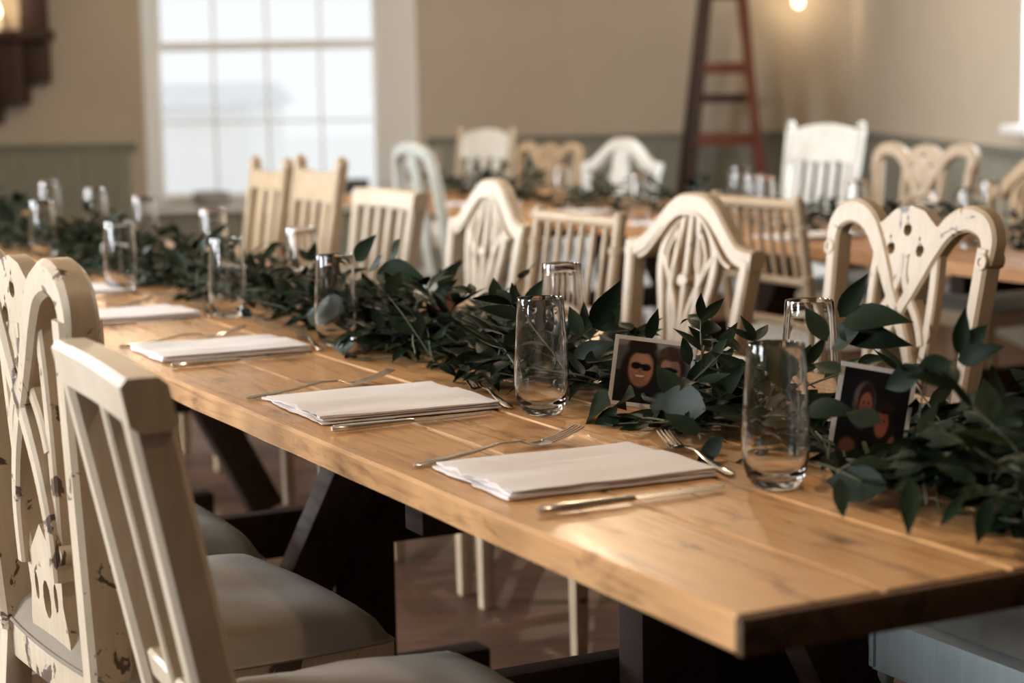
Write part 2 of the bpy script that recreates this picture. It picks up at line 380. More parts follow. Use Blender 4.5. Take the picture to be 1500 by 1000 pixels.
def make_table(s0, L, p0, mat, label, group, trestles, widths=(0.18, 0.165, 0.155, 0.17, 0.16, 0.17), seed=0):
    o = empty('trestle_table', T(s0, p0, 0), YAW); p = 0.0
    for k, wd in enumerate(widths):
        pl = plank_mesh(L, wd, 0.038, seed * 10 + k).build('plank', mat, o, smooth=False, loc=(0, -p, TZ)); p += wd
    if s0 in (0.0, 2.2): box('dark_end_strip', (-.014, -1.0, TZ - .040), (-.0005, 0, TZ - .0015), 'dark_end', o, 0.003)  # thin dark strip covering the plank ends
    for k, s in enumerate(trestles): trestle(o, s, k % 2 == 1)
    return tag(o, label, 'table', group)
make_table(0.0, 2.80, 0, 'oak', 'scrubbed pine trestle table at the front with two photo cards in its garland', 'tables of the long front row', (0.87, 2.09), seed=1)
make_table(2.804, 2.80, 0, 'oak', 'pine trestle table butted onto the front table, second of the long row', 'tables of the long front row', (1.15, 1.95), seed=2)
make_table(5.608, 2.20, 0, 'oak', 'pine trestle table at the far left end of the long row', 'tables of the long front row', (0.6, 1.6), seed=3)
make_table(2.2, 2.70, 2.6, 'oak2', 'pine trestle table of the back row behind the ribbon-back chair at the right', 'tables of the back row', (0.6, 2.1), seed=5)
make_table(4.904, 2.70, 2.6, 'oak2', 'pine trestle table at the far end of the back row', 'tables of the back row', (0.6, 2.1), seed=6)

# ------------------------------------------------------------------ chairs
class Chair:
    """local frame: x across, +y the way the sitter faces, z up; back rises from y = yb"""
    def __init__(s, label, paint, cushion, h, group, sw=0.50, sd=0.44, sh=0.47, rake=0.15, bw=None):
        s.root = empty('dining_chair'); tag(s.root, label, 'chair', group); s.paint = paint; s.h = h; s.sh = sh; s.sw = sw; s.sd = sd
        s.rake = rake; s.yb = -sd / 2 + 0.015; s.bw = bw or sw * 0.86; s.cushion = cushion
    def top_y(s): return s.yb - s.rake * (s.h - s.sh)
    def pt(s, u, v, wv=0.0):
        y = s.yb - s.rake * max(0.0, v - s.sh) + wv - 0.10 * (u * u) * 0
        return Vector((u, y, v))
    def bar(s, name, pts, wd, th=0.026, parent=None, n=6, smoothpath=True, mat=None, woff=0.0):
        P = spline([(x, y, 0) for x, y in pts], n) if (smoothpath and len(pts) > 2) else [Vector((x, y, 0)) for x, y in pts]
        rings = []; N = len(P); wds = wd if isinstance(wd, (list, tuple)) else None
        for i, q in enumerate(P):
            t = (P[min(i + 1, N - 1)] - P[max(i - 1, 0)]).normalized(); nn = Vector((-t.y, t.x, 0))
            if wds:
                g = i / (N - 1) * (len(wds) - 1); k = min(int(g), len(wds) - 2); ww = wds[k] + (wds[k + 1] - wds[k]) * (g - k)
            else: ww = wd
            h, e = ww / 2, th / 2; c = min(h, e) * 0.35
            sec = [(-h, -e + c), (-h + c, -e), (h - c, -e), (h, -e + c), (h, e - c), (h - c, e), (-h + c, e), (-h, e - c)]
            rings.append([s.pt(q.x + nn.x * a, q.y + nn.y * a, b + woff) for a, b in sec])
        return MB().sweep(rings).build(name, mat or s.paint, parent or s.root)
    def plate(s, name, outline, holes, th=0.024, parent=None, woff=0.0, mat=None):
        loops = [[Vector((x, y, 0)) for x, y in outline]] + [[Vector((x, y, 0)) for x, y in hh] for hh in holes]
        tris = tessellate_polygon(loops); flat = [p for lp in loops for p in lp]; N = len(flat)
        vs = [s.pt(p.x, p.y, -th / 2 + woff) for p in flat] + [s.pt(p.x, p.y, th / 2 + woff) for p in flat]
        fs = [tuple(t) for t in tris] + [tuple(i + N for i in reversed(t)) for t in tris]; o = 0
        for lp in loops:
            k = len(lp)
            for i in range(k): j = (i + 1) % k; fs.append((o + i, o + j, o + j + N, o + i + N))
            o += k
        return MB().add(vs, fs).build(name, mat or s.paint, parent or s.root)
    def legs(s, turned=False, stretch=True, front_w=0.042):
        fw, bw, d = s.sw / 2 - .028, s.bw / 2 - .012, s.sd / 2; top = s.sh - .075
        for sx in (-1, 1):
            if turned:
                pr = [(0.0, 0), (.016, 0), (.018, .05), (.013, .09), (.02, .2), (.024, top - .12), (.015, top - .09), (.027, top - .06), (.018, top - .035), (.024, top - .02), (.024, top)]
                MB().lathe(pr, 16, (sx * fw, d - .03, 0)).build('leg', s.paint, s.root)
                box('leg_block', (sx * fw - .028 + sx * .004, d - .054, top - .004), (sx * fw + .028 + sx * .004, d + .006, s.sh + .002), s.paint, s.root, 0.004)
            else:
                a, b = front_w / 2, front_w / 2 * .72; c = Vector((sx * fw, d - .03, 0))
                MB().sweep([[c + Vector((i * q, j * q, z)) for i, j in ((-1, -1), (1, -1), (1, 1), (-1, 1))] for z, q in ((0, b), (s.sh - .03, a))]).build('leg', s.paint, s.root, 0.004)
            c0 = Vector((sx * bw * .96, s.yb - .06, 0)); c1 = Vector((sx * bw, s.yb, s.sh)); q = .018
            MB().sweep([[c + Vector((i * q, j * q * 1.2, 0)) for i, j in ((-1, -1), (1, -1), (1, 1), (-1, 1))] for c in (c0, c0.lerp(c1, .5) + Vector((0, .008, 0)), c1)]).build('leg', s.paint, s.root, 0.004)
        if stretch:
            z = .17
            for sx in (-1, 1): box('stretcher', (-.009, 0, -.016), (.009, s.sd - .05, .016), s.paint, s.root, 0.003, loc=(sx * (fw + bw) / 2, s.yb - .02, z))
            box('stretcher', (-(fw + bw) / 2, -.009, z - .014), ((fw + bw) / 2, .009, z + .014), s.paint, s.root, 0.003)
    def seat(s, pad=0.05, frame_h=0.065, inset=0.0, weave=False):
        fw, bw, d = s.sw / 2, s.bw / 2 + .012, s.sd / 2; z1 = s.sh; z0 = z1 - frame_h
        pl = [(-bw, -d), (bw, -d), (fw, d), (-fw, d)]
        MB().sweep([[Vector((x, y, z)) for x, y in pl] for z in (z0, z1)]).build('seat_frame', s.paint, s.root, 0.006)
        # padded seat
        n = 20; vs = []; fs = []; e = inset
        for j in range(n + 1):
            for i in range(n + 1):
                a, b = i / n * 2 - 1, j / n * 2 - 1
                # rounded-square plan
                hx = (bw + (fw - bw) * (b + 1) / 2) - e + (0.012 if not inset else 0); hy = d - e + (0.01 if not inset else 0)
                k = 1 - 0.055 * (a * a) * (b * b); x, y = a * hx * k, b * hy * k
                m_ = max(abs(a), abs(b)); prof = (1 - m_ ** 6) ** 0.5
                z = z1 - 0.004 + pad * (0.30 + 0.70 * (1 - 0.55 * (a * a + b * b) / 2)) * prof + (0.005 * noise.noise(Vector((x * 7, y * 12, s.h * 7))) + 0.0025 * noise.noise(Vector((x * 21, y * 30, s.h * 3)))) * prof
                vs.append((x, y, z)); fs
        for j in range(n):
            for i in range(n): q = j * (n + 1) + i; fs.append((q, q + 1, q + n + 2, q + n + 1))
        # underside
        ring = [i for i in range(n + 1)] + [(j + 1) * (n + 1) - 1 for j in range(1, n + 1)] + [n * (n + 1) + i for i in range(n - 1, -1, -1)] + [j * (n + 1) for j in range(n - 1, 0, -1)]
        fs.append(tuple(reversed(ring)))
        c = MB().add(vs, fs).build('seat_cushion', s.cushion, s.root, angle=80)
        if not inset:
            pts = [Vector(vs[i]) + Vector((0, 0, .002)) for i in ring]; pts.append(pts[0])
            MB().tube(pts, 0.0035, 5).build('piping', s.cushion, c)
    def stiles(s, top, bot=None, wd=0.036, th=0.034, wtop=None):
        hb = s.bw / 2 - .012
        for sx in (-1, 1): s.bar('stile', [(sx * hb, s.sh - .02), (sx * (hb + (top[0] - hb) * .5), s.sh + (top[1] - s.sh) * .5), (sx * top[0], top[1])], [wd, wd * .95, wtop or wd * .9], th)
    def place(s, sc_, pt_, face, turn=0.0):
        """put the top of the back at (along, across) of the tables; face +1 looks across, -1 looks back"""
        d = P2 * face; ang = math.atan2(-d.x, d.y) + math.radians(turn); r = Matrix.Rotation(ang, 3, 'Z')
        top = r @ Vector((0, s.top_y(), 0)); t = T(sc_, pt_, 0)
        s.root.location = (t.x - top.x, t.y - top.y, 0); s.root.rotation_euler = (0, 0, ang); return s

def ellipse(cx, cy, rx, ry, n=10, rot=0.0):
    return [(cx + rx * math.cos(a) * math.cos(rot) - ry * math.sin(a) * math.sin(rot), cy + rx * math.cos(a) * math.sin(rot) + ry * math.sin(a) * math.cos(rot)) for a in [2 * math.pi * k / n for k in range(n)]]
def drop(cx, cy, r, tipx, tipy):
    out = []; a0 = math.atan2(tipy, tipx); L = math.hypot(tipx, tipy)
    for k in range(11):
        a = a0 + math.radians(40) + math.radians(280) * k / 10; out.append((cx + r * math.cos(a), cy + r * math.sin(a)))
    out.append((cx + tipx * .75 - .25 * r * math.sin(a0), cy + tipy * .75 + .25 * r * math.cos(a0)))
    out.append((cx + tipx, cy + tipy)); out.append((cx + tipx * .75 + .25 * r * math.sin(a0), cy + tipy * .75 - .25 * r * math.cos(a0)))
    return out

def ribbon_chair(label, paint, cushion, h, group, fat=1.0, **k):
    c = Chair(label, paint, cushion, h, group, **k); H = h; half = k.get('sw', .5) * .5 - .005
    c.legs(); c.seat(pad=.065)
    c.stiles((half - .012, H - .075), wd=0.04 * fat ** .5, th=0.045 * fat)
    cs = c.root
    for sx in (-1, 1):
        # arched ear that sweeps down across the splat
        c.bar('crest_arch', [(sx * x, H - y) for x, y in ((half - .008, .105), (half - .006, .062), (half - .028, .032), (half - .075, .022), (.125, .042), (.088, .085), (.060, .13), (.030, .18), (-.008, .235), (-.048, .305), (-.074, .385), (-.078, .47))], [.036, .044, .05, .052, .05, .046, .042, .036, .032, .03, .028, .026], 0.036 * fat)
        c.bar('scroll', [(sx * (half - .008 + .012 * math.cos(a)), H - .10 + .012 * math.sin(a)) for a in [k_ * .7 for k_ in range(10)]], .009, 0.05, n=2)
        c.bar('splat_rib', [(sx * x, H - y) for x, y in ((.092, .09), (.096, .16), (.094, .25), (.085, .36), (.07, .47))], .026, 0.024)
        c.bar('splat_rib', [(sx * x, H - y) for x, y in ((.006, .10), (.008, .145), (.030, .19), (.065, .235), (.084, .28))], .024, 0.03)
    top = [(-.125, H - .05), (-.085, H - .040), (-.045, H - .012), (0, H - .003), (.045, H - .012), (.085, H - .040), (.125, H - .05), (.085, H - .095), (.055, H - .14), (.028, H - .16), (.010, H - .125), (-.010, H - .125), (-.028, H - .16), (-.055, H - .14), (-.085, H - .095)]
    c.plate('crest_plate', top, [drop(0, H - .052, .013, .004, .030), drop(-.046, H - .092, .013, .006, .030), drop(.046, H - .092, .013, .006, .030)], 0.026)
    vb = c.sh + .005
    low = [(-.085, H - .43), (-.06, H - .45), (0, H - .40), (.06, H - .45), (.085, H - .43), (.075, vb + .07), (.09, vb + .02), (.09, vb), (-.09, vb), (-.09, vb + .02), (-.075, vb + .07)]
    zc = (H - .45 + vb) / 2
    c.plate('splat', low, [ellipse(0, zc, .018, .03), ellipse(-.045, zc + .012, .009, .022), ellipse(.045, zc + .012, .009, .022)], 0.024)
    for sx in (-1, 1): MB().lathe([(0, -.014), (.016, -.014), (.016, .014), (0, .014)], 14).build('roundel', paint, cs, 0.0, loc=c.pt(sx * .085, H - .43)).rotation_euler = (math.pi / 2, 0, 0)
    return c
def arch_chair(label, paint, cushion, h, group, solid=False, hump=0.12, **k):
    c = Chair(label, paint, cushion, h, group, **k); H = h; half = k.get('sw', .5) * .5 + .015
    c.legs(); c.seat(pad=.065)
    c.stiles((half - .02, H - hump - .026), wd=0.042, th=0.046)
    q = [(-half * x, H - .026 - hump * (1 - y)) for x, y in ((1, 0), (.85, .02), (.70, .14), (.50, .50), (.33, .80), (.15, .97))]
    pts = q + [(-x, y) for x, y in reversed(q)]
    c.bar('crest_rail', pts, [.046, .048, .046, .046, .05, .054, .054, .05, .046, .046, .048, .046], 0.04)
    c.bar('crest_moulding', [(x * .86, y - .022) for x, y in pts[1:-1]], .010, 0.05)
    vb = c.sh
    if solid:
        o = [(.05, H - .05), (.055, H - .16), (.085, H - .25), (.07, H - .34), (.045, H - .42), (.06, vb)]
        c.plate('splat', o + [(-x, y) for x, y in reversed(o)], [], 0.02)
    else:
        for sx in (-1, 1):
            c.bar('splat_rib', [(sx * x, y) for x, y in ((.055, H - .06), (.105, H - .115), (.118, H - .18), (.095, H - .28), (.075, H - .38), (.07, vb))], [.028, .03, .03, .028, .026, .03], 0.024)
            c.bar('splat_rib', [(sx * x, y) for x, y in ((.03, H - .05), (.05, H - .15), (.06, H - .25), (.035, H - .36), (.03, vb))], .024, 0.026)
            c.bar('splat_rib', [(sx * x, y) for x, y in ((.112, H - .15), (.075, H - .20), (.03, H - .28), (.018, H - .36))], .018, 0.028)
            c.bar('splat_rib', [(sx * x, y) for x, y in ((.05, H - .09), (.085, H - .15), (.07, H - .20), (.045, H - .16), (.05, H - .09))], .012, 0.03)
        c.bar('splat_rib', [(0, H - .04), (0, H - .25), (0, vb)], .024, 0.026)
        zz = H - .21; c.plate('boss', ellipse(0, zz, .022, .014, 12), [], 0.036)
    c.bar('shoe', [(-.09, vb + .012), (.09, vb + .012)], .03, .035)
    return c
def spindle_chair(label, paint, cushion, h, group, n=7, **k):
    c = Chair(label, paint, cushion, h, group, **k); H = h; half = k.get('sw', .46) * .5 - .018
    vb = c.sh + .10
    c.legs(); c.seat(pad=.068)
    for sx in (-1, 1):
        P = [c.pt(sx * (half * .96), c.sh - .03)] + [c.pt(sx * half, v) for v in (c.sh + .15, H - .16, H)]
        MB().tube(P, [.018, .018, .017, .016], 10).build('stile', paint, c.root)
        for v in (c.sh + .08, H - .24, H - .09): MB().lathe([(.016, -.012), (.0215, -.006), (.0215, .006), (.016, .012)], 10, c.pt(sx * half, v)).build('turned_ring', paint, c.root)
        MB().lathe([(0, .012), (.012, .010), (.018, .003), (.018, -.01)], 12, c.pt(sx * half, H)).build('finial', paint, c.root)
    for nm, v, r in (('top_rail', H - .018, .017), ('lower_rail', H - .255, .013), ('bottom_rail', vb - .02, .014)): MB().tube([c.pt(-half, v), c.pt(half, v)], r, 10).build(nm, paint, c.root)
    for i in range(n):
        u = -half + 2 * half * (i + 1) / (n + 1)
        MB().tube([c.pt(u, H - .255), c.pt(u, H - .19), c.pt(u, H - .14), c.pt(u, H - .09), c.pt(u, H - .018)], [.0075, .0105, .0075, .0105, .0075], 8).build('spindle', paint, c.root)
    return c
def slat_chair(label, paint, cushion, h, group, n=3, slat_w=.022, **k):
    c = Chair(label, paint, cushion, h, group, **k); H = h; half = k.get('sw', .48) * .5 - .02
    c.legs(); c.seat(pad=.068)
    c.stiles((half, H - .03), wd=0.046, th=0.052)
    c.bar('crest_rail', [(-half - .024, H - .028), (0, H - .024), (half + .024, H - .028)], .062, 0.054)
    c.bar('lower_rail', [(-half, c.sh + .09), (half, c.sh + .09)], .04, 0.03)
    for i in range(n):
        u = -half + 2 * half * (i + 1) / (n + 1)
        c.bar('slat', [(u, H - .05), (u * .97, H - .25), (u * .95, c.sh + .09)], slat_w, 0.036)
    return c
def post_chair(label, paint, cushion, h, group, finial=True, arch=0.0, slats=4, crest=0.11, slat_w=.035, crest_mat=None, tip=.055, **k):
    c = Chair(label, paint, cushion, h, group, **k); H = h; half = k.get('sw', .44) * .5 - .02
    c.legs(); c.seat(pad=.068)
    c.stiles((half, H - tip), wd=0.04, th=0.04)
    for sx in (-1, 1):
        pr = [(.012, -.012), (.02, 0), (.014, tip * .25), (.021, tip * .5), (.014, tip * .8), (0.0, tip)] if finial else [(.026, -.01), (.024, tip * .4), (.012, tip * .8), (0, tip)]
        MB().lathe(pr, 12, c.pt(sx * half, H - tip)).build('finial', paint, c.root)
    y1 = H - tip - .01; o = []
    for i in range(13):
        a = i / 12 * 2 - 1; o.append((a * half, y1 + (arch * (1 - a * a) if arch else -.018 * (1 - a ** 4))))
    o2 = [(half, y1 - crest), (half * .5, y1 - crest + .012), (0, y1 - crest + .004), (-half * .5, y1 - crest + .012), (-half, y1 - crest)]
    c.plate('crest_rail', o + o2, [], 0.026, mat=crest_mat)
    c.bar('lower_rail', [(-half, c.sh + .09), (half, c.sh + .09)], .04, 0.03)
    for i in range(slats):
        u = -half + 2 * half * (i + 1) / (slats + 1)
        c.bar('slat', [(u, y1 - crest + .01), (u, (H + c.sh) / 2 - .02), (u, c.sh + .09)], slat_w, 0.02, mat=crest_mat)
    return c
def bow_chair(label, paint, cushion, h, group, **k):
    c = Chair(label, paint, cushion, h, group, **k); H = h; half = k.get('sw', .48) * .5 - .01
    c.legs(); c.seat(pad=.065)
    c.bar('bow', [(-half * .88, c.sh - .02), (-half * .98, c.sh + .28), (-half * .82, H - .07), (-half * .35, H - .022), (0, H - .018), (half * .35, H - .022), (half * .82, H - .07), (half * .98, c.sh + .28), (half * .88, c.sh - .02)], .05, 0.04)
    o = [(.045, H - .03), (.04, H - .16), (.07, H - .27), (.05, H - .38), (.04, H - .46), (.06, c.sh)]
    c.plate('splat', o + [(-x, y) for x, y in reversed(o)], [], 0.02)
    return c

NEAR, FAR = 'chairs along the near side of the front tables', 'chairs along the far side of the front tables'
B1, B2 = 'chairs with their backs to the front tables', 'chairs along the far side of the back tables'
# near side of the front tables
slat_chair('cream square-topped slat-back chair nearest the camera at lower left', 'creamlight', 'linenwarm', .97, NEAR, n=1, sw=.375, rake=.20).place(.675, -.425, 1, -3)
ribbon_chair('worn chipped cream ribbon-back chair at the left edge behind the slat-back', 'creamworn', 'linenwarm', 1.055, NEAR, fat=1.35, sw=.52, rake=.06).place(1.25, -.393, 1, 4)
slat_chair('chair at the left whose grey-brown seat shows beyond the chipped ribbon-back', 'cream', 'linen', .97, NEAR, sw=.52, rake=.16).place(1.84, -.42, 1)
# far side of the front tables
c = ribbon_chair('blue-grey chair at lower right with only its woven grey seat in view', 'bluepaint', 'greycloth', 1.0, FAR, sw=.50, rake=.1)
for o in [o for o in c.root.children if o.name.split('.')[0] in ('leg', 'seat_frame', 'seat_cushion', 'stretcher')]:
    for g in list(o.children): bpy.data.objects.remove(g)
    bpy.data.objects.remove(o)
c.legs(turned=True); c.seat(pad=.05, inset=.035, frame_h=.085); c.place(.555, 1.24, -1)
ribbon_chair('cream ribbon-back chair with pierced trefoil crest behind the right photo card', 'cream', 'linen', 1.03, FAR, sw=.51, rake=.15).place(1.575, 1.5, -1)
arch_chair('cream arched-back chair with carved pierced splat behind the left photo card', 'cream', 'linen', 1.022, FAR, sw=.53, rake=.15).place(2.39, 1.5, -1)
spindle_chair('limewashed spindle-back chair between the two arched-back chairs', 'bamboo', 'whitecloth', .945, FAR, n=6, sw=.48).place(2.985, 1.5, -1)
arch_chair('pale arched-back chair blurred left of the nearer spindle-back', 'creamlight', 'linen', 1.02, FAR, sw=.46).place(3.485, 1.5, -1)
slat_chair('white-cream slat-back chair with broad top rail right of the window', 'creamlight', 'linen', .955, FAR, n=4, slat_w=.03, sw=.50).place(4.26, 1.5, -1)
post_chair('tan post-back chair with pointed tips, the right one before the window', 'tan', 'linen', 1.06, FAR, finial=False, slats=3, crest=.13, slat_w=.05, sw=.44, tip=.03).place(4.86, 1.5, -1)
post_chair('tan post-back chair with pointed tips, the left one before the window', 'tan', 'linen', 1.045, FAR, finial=False, slats=2, crest=.09, slat_w=.06, sw=.40, tip=.03).place(5.37, 1.5, -1)
# back row, near side
spindle_chair('limewashed spindle-back chair with ivory seat between arched and ribbon-back chairs', 'bamboo', 'whitecloth', .935, B1, n=7, sw=.48).place(3.40, 2.36, 1)
bow_chair('grey bow-backed chair standing at the right side of the window', 'greypaint', 'linen', 1.055, B1, sw=.52).place(6.0, 2.36, 1, -4)
# back row, far side
arch_chair('grey-white hump-backed chair with solid splat in the middle distance', 'whitepaint', 'whitecloth', 1.025, B2, solid=True, sw=.52).place(6.98, 4.0, -1, 15)
ribbon_chair('tan ribbon-back chair left of the grey-white hump-backed chair', 'tan', 'linen', .99, B2, sw=.50).place(7.78, 4.0, -1, 15)
post_chair('chair with knobbed posts and rounded white crest below the tan wall', 'creamlight', 'whitecloth', 1.07, B2, arch=.055, crest=.12, slats=3, slat_w=.06, crest_mat='whitepaint', sw=.52).place(8.55, 4.0, -1, 12)
post_chair('tall white slat-back chair with knobbed posts right of the ladder', 'whitepaint', 'whitecloth', 1.125, B2, arch=.04, crest=.13, slats=5, slat_w=.03, sw=.50, tip=.045).place(5.25, 4.0, -1, 4)
ribbon_chair('tan ribbon-back chair beneath the right wall panelling', 'tan', 'linen', 1.035, B2, sw=.52).place(4.58, 4.0, -1, 10)
arch_chair('tan arched-back chair cut off by the right edge of the picture', 'tan', 'linen', 1.0, B2, sw=.50).place(3.92, 4.0, -1)

# ------------------------------------------------------------------ place settings
ORD = ['first', 'second', 'third', 'fourth', 'fifth', 'sixth', 'seventh', 'eighth']
def napkin_mesh(L, W, seed):
    """folded cloth: x along the table (0..W), y across towards the middle (0..L)"""
    b = MB(); rr = random.Random(seed)
    def slab(x0, x1, y0, y1, z0, z1, rag, sd):
        nx, ny = 12, 16; top = []; bot = []
        for j in range(ny + 1):
            for i in range(nx + 1):
                a, c = i / nx, j / ny; ex = 0.0035 * noise.noise(Vector((c * 7, sd, 1))) ; x = x0 + (x1 - x0) * a + ex * (1 if a in (0, 1) else .4); y = y0 + (y1 - y0) * c
                if j == 0: y += rag * noise.noise(Vector((a * 9, sd, 3)))
                edge = min(a, 1 - a) * nx; ey = min(c, 1 - c) * ny; r = 1 if (edge >= 1 and ey >= 1) else .62
                z = z0 + (z1 - z0) * r + .0022 * noise.noise(Vector((x * 14, y * 10, sd))) * (1 if z0 > .004 else .5)
                z += .0018 * math.sin(a * 9 + sd) * (1 - c)
                top.append((x, y, max(z, z0 + .0012))); bot.append((x, y, z0))
        n1 = nx + 1; N = len(top); fs = []
        for j in range(ny):
            for i in range(nx):
                q = j * n1 + i; fs += [(q, q + 1, q + n1 + 1, q + n1), (N + q, N + q + n1, N + q + n1 + 1, N + q + 1)]
        ring = [i for i in range(n1)] + [(j + 1) * n1 - 1 for j in range(1, ny + 1)] + [ny * n1 + i for i in range(nx - 1, -1, -1)] + [j * n1 for j in range(ny - 1, 0, -1)]
        for k in range(len(ring)): p, q = ring[k], ring[(k + 1) % len(ring)]; fs.append((p, p + N, q + N, q))
        b.add(top + bot, fs)
    slab(0.0, W, 0.0, L, 0.0, .0045, .010, seed + .3)
    slab(0.004, W - .004, .004, L - .003, .0046, .0088, .012, seed + 5.1)
    slab(0.002, W * .60, .002, L - .001, .0089, .0122, .010, seed + 9.7)
    return b
def napkin(s, p, L, W, ang, label, seed, group):
    o = napkin_mesh(L, W, seed).build('napkin', 'napkin', None, angle=60)
    o.location = T(s, p, TZ + .0008); o.rotation_euler = (0, 0, 0)
    o.matrix_world = Matrix.Translation(T(s, p, TZ + .0025)) @ Matrix(((A2.x, P2.x, 0, 0), (A2.y, P2.y, 0, 0), (0, 0, 1, 0), (0, 0, 0, 1))) @ Matrix.Rotation(math.radians(ang), 4, 'Z') @ Matrix.Scale(1, 4)
    return tag(o, label, 'napkin', group)
def frame_from(p0, p1):
    d = (p1 - p0); L = d.length; x = d.normalized(); z = Vector((0, 0, 1)); y = z.cross(x).normalized(); z = x.cross(y)
    return Matrix(((x.x, y.x, z.x, p0.x), (x.y, y.y, z.y, p0.y), (x.z, y.z, z.z, p0.z), (0, 0, 0, 1))), L
def strip(b, path, n=8):
    """path: (x, z, width, thick)"""
    rings = []
    for x, z, wd, th in path:
        rings.append([Vector((x, wd / 2 * math.cos(2 * math.pi * k / n), z + th / 2 * math.sin(2 * math.pi * k / n))) for k in range(n)])
    b.sweep(rings)
def fork(p0, p1, label, group):
    mw, L = frame_from(p0, p1); root = empty('fork'); root.matrix_world = mw; k = L / 0.30
    b = MB(); strip(b, [(x * k, z * k, w_ * k, t * k) for x, z, w_, t in ((0, .004, .006, .004), (.008, .0045, .016, .006), (.05, .006, .0165, .006), (.10, .009, .011, .005), (.15, .0155, .0075, .0048), (.19, .0135, .008, .004))]); b.build('handle', 'steel', root)
    b = MB(); strip(b, [(x * k, z * k, w_ * k, t * k) for x, z, w_, t in ((.186, .0138, .008, .004), (.20, .009, .020, .003), (.215, .006, .027, .0026), (.234, .0065, .0275, .0024), (.240, .0075, .0265, .002))]); b.build('head', 'steel', root)
    for i in range(4):
        y = (-.0108 + i * .0072) * k; b = MB()
        b.sweep([[Vector((x * k, y + a * w_ * k, (z + c * .0011) * k)) for a, c in ((-1, -1), (1, -1), (1, 1), (-1, 1))] for x, z, w_ in ((.237, .007, .0021), (.262, .0115, .0019), (.285, .0175, .0017), (.30, .0225, .0008))]); b.build('tine', 'steel', root)
    return tag(root, label, 'fork', group)
def knife(p0, p1, label, group):
    mw, L = frame_from(p0, p1); root = empty('table_knife'); root.matrix_world = mw; k = L / 0.27
    b = MB(); strip(b, [(x * k, .0065 * k, w_ * k, t * k) for x, w_, t in ((0, .008, .007), (.004, .0135, .011), (.03, .0145, .0115), (.08, .0125, .010), (.118, .0105, .0085), (.128, .012, .0085), (.134, .0095, .006))], 10); b.build('handle', 'steel', root)
    b = MB(); b.sweep([[Vector((x * k, y * k, z * k)) for y, z in ((y0, .0045), (y1, .0055), (y1, .0070), (y0, .0062))] for x, y0, y1 in ((.13, -.006, .006), (.145, -.009, .0075), (.20, -.0098, .0075), (.245, -.0085, .0072), (.262, -.004, .0066), (.27, .003, .005))]); b.build('blade', 'steel', root)
    return tag(root, label, 'knife', group)
near_s = [0.567, 1.205, 2.03, 2.72, 3.36, 4.15, 4.9]
NG, KG, FG, DG, GG = 'folded napkins on the near side', 'knives on the near side', 'forks on the near side', 'dessert forks above the napkins', 'tumblers on the long front row'
for k, s in enumerate(near_s):
    napkin(s, .045 + .004 * (k % 2), .305, .245 if k != 1 else .29, (2, 2, 1, -2, 1, 0, 1)[k], 'folded white napkin, %s from the front corner along the near table edge' % ORD[k], k * 3 + 1, NG)
    if k < 5:
        ks = s - (.092, .068, .085, .075, .075)[k]
        knife(T(ks, .038, TZ + .001), T(ks + .006, .312, TZ + .001), 'steel table knife beside the %s napkin from the front corner' % ORD[k], KG)
        w_ = .245 if k != 1 else .29
        fork(T(s + w_ + .018, .035, TZ), T(s + w_ + .075, .325, TZ), 'steel dinner fork left of the %s napkin from the front corner' % ORD[k], FG)
        fork(T(s - .02, .365, TZ), T(s + .235, .415, TZ), 'small dessert fork lying above the %s napkin from the front corner' % ORD[k], DG)
far_s = [.52, 1.25, 2.0, 2.72, 3.45, 4.15]
for k, s in enumerate(far_s):
    napkin(s, .665 + .002 * k, .305, .245, (-2, 1, 2, 0, 1, -1)[k], 'folded white napkin across the garland, %s from the right along the far edge' % ORD[k], k * 5 + 40, 'folded napkins on the far side')
    if k < 3:
        knife(T(s + .30, .955, TZ + .001), T(s + .295, .69, TZ + .001), 'steel knife on the far side beside the %s far napkin from the right' % ORD[k], 'knives on the far side')

# tumblers
def glass_mesh():
    h = .185; o = [(0, 0), (.024, 0), (.0275, .002), (.031, .006), (.037, .016), (.0415, .03), (.0435, .05), (.0432, .08), (.041, .12), (.0385, .16), (.037, h - .002), (.0366, h)]
    i = [(.0352, h), (.0348, h - .002), (.0366, .16), (.0391, .12), (.0413, .08), (.0415, .052), (.0393, .034), (.033, .022), (.022, .0155), (0, .0135)]
    b = MB(); b.lathe(o + i, 40); o = b.build('tumbler', 'glass', None, angle=70)
    bm = bmesh.new(); bm.from_mesh(o.data); bmesh.ops.remove_doubles(bm, verts=bm.verts, dist=1e-5); bmesh.ops.recalc_face_normals(bm, faces=bm.faces); bm.to_mesh(o.data); bm.free()
    me = o.data; bpy.data.objects.remove(o); return me
GM = glass_mesh(); glasses = []
def tumbler(s, p, label, group):
    o = share(GM, 'tumbler'); o.location = T(s, p, TZ + .0006); o.rotation_euler = (0, 0, R.random() * 6); glasses.append((s, p)); return tag(o, label, 'glass', group)
for k, (s, p) in enumerate(((.465, .375), (1.115, .385), (2.075, .425), (2.68, .40), (3.43, .36), (4.66, .45))):
    tumbler(s, p, 'clear tall tumbler on the near side of the garland, %s from the right' % ORD[k], GG)
for k, (s, p) in enumerate(((.84, .70), (1.62, .70), (2.88, .66), (3.80, .74), (4.70, .80), (5.40, .82), (6.1, .82))):
    tumbler(s, p, 'clear tall tumbler on the far side of the garland, %s from the right' % ORD[k], GG)
for k, (s, p) in enumerate(((3.44, 3.33), (3.77, 3.03), (3.1, 2.95), (4.22, 2.96), (4.42, 3.05), (4.83, 2.80), (5.73, 2.95), (5.0, 3.38))):
    tumbler(s, p, 'blurred clear tumbler on the back tables, %s counted from the right' % ORD[(0, 2, 1, 3, 4, 6, 7, 5)[k]], 'tumblers on the back tables')
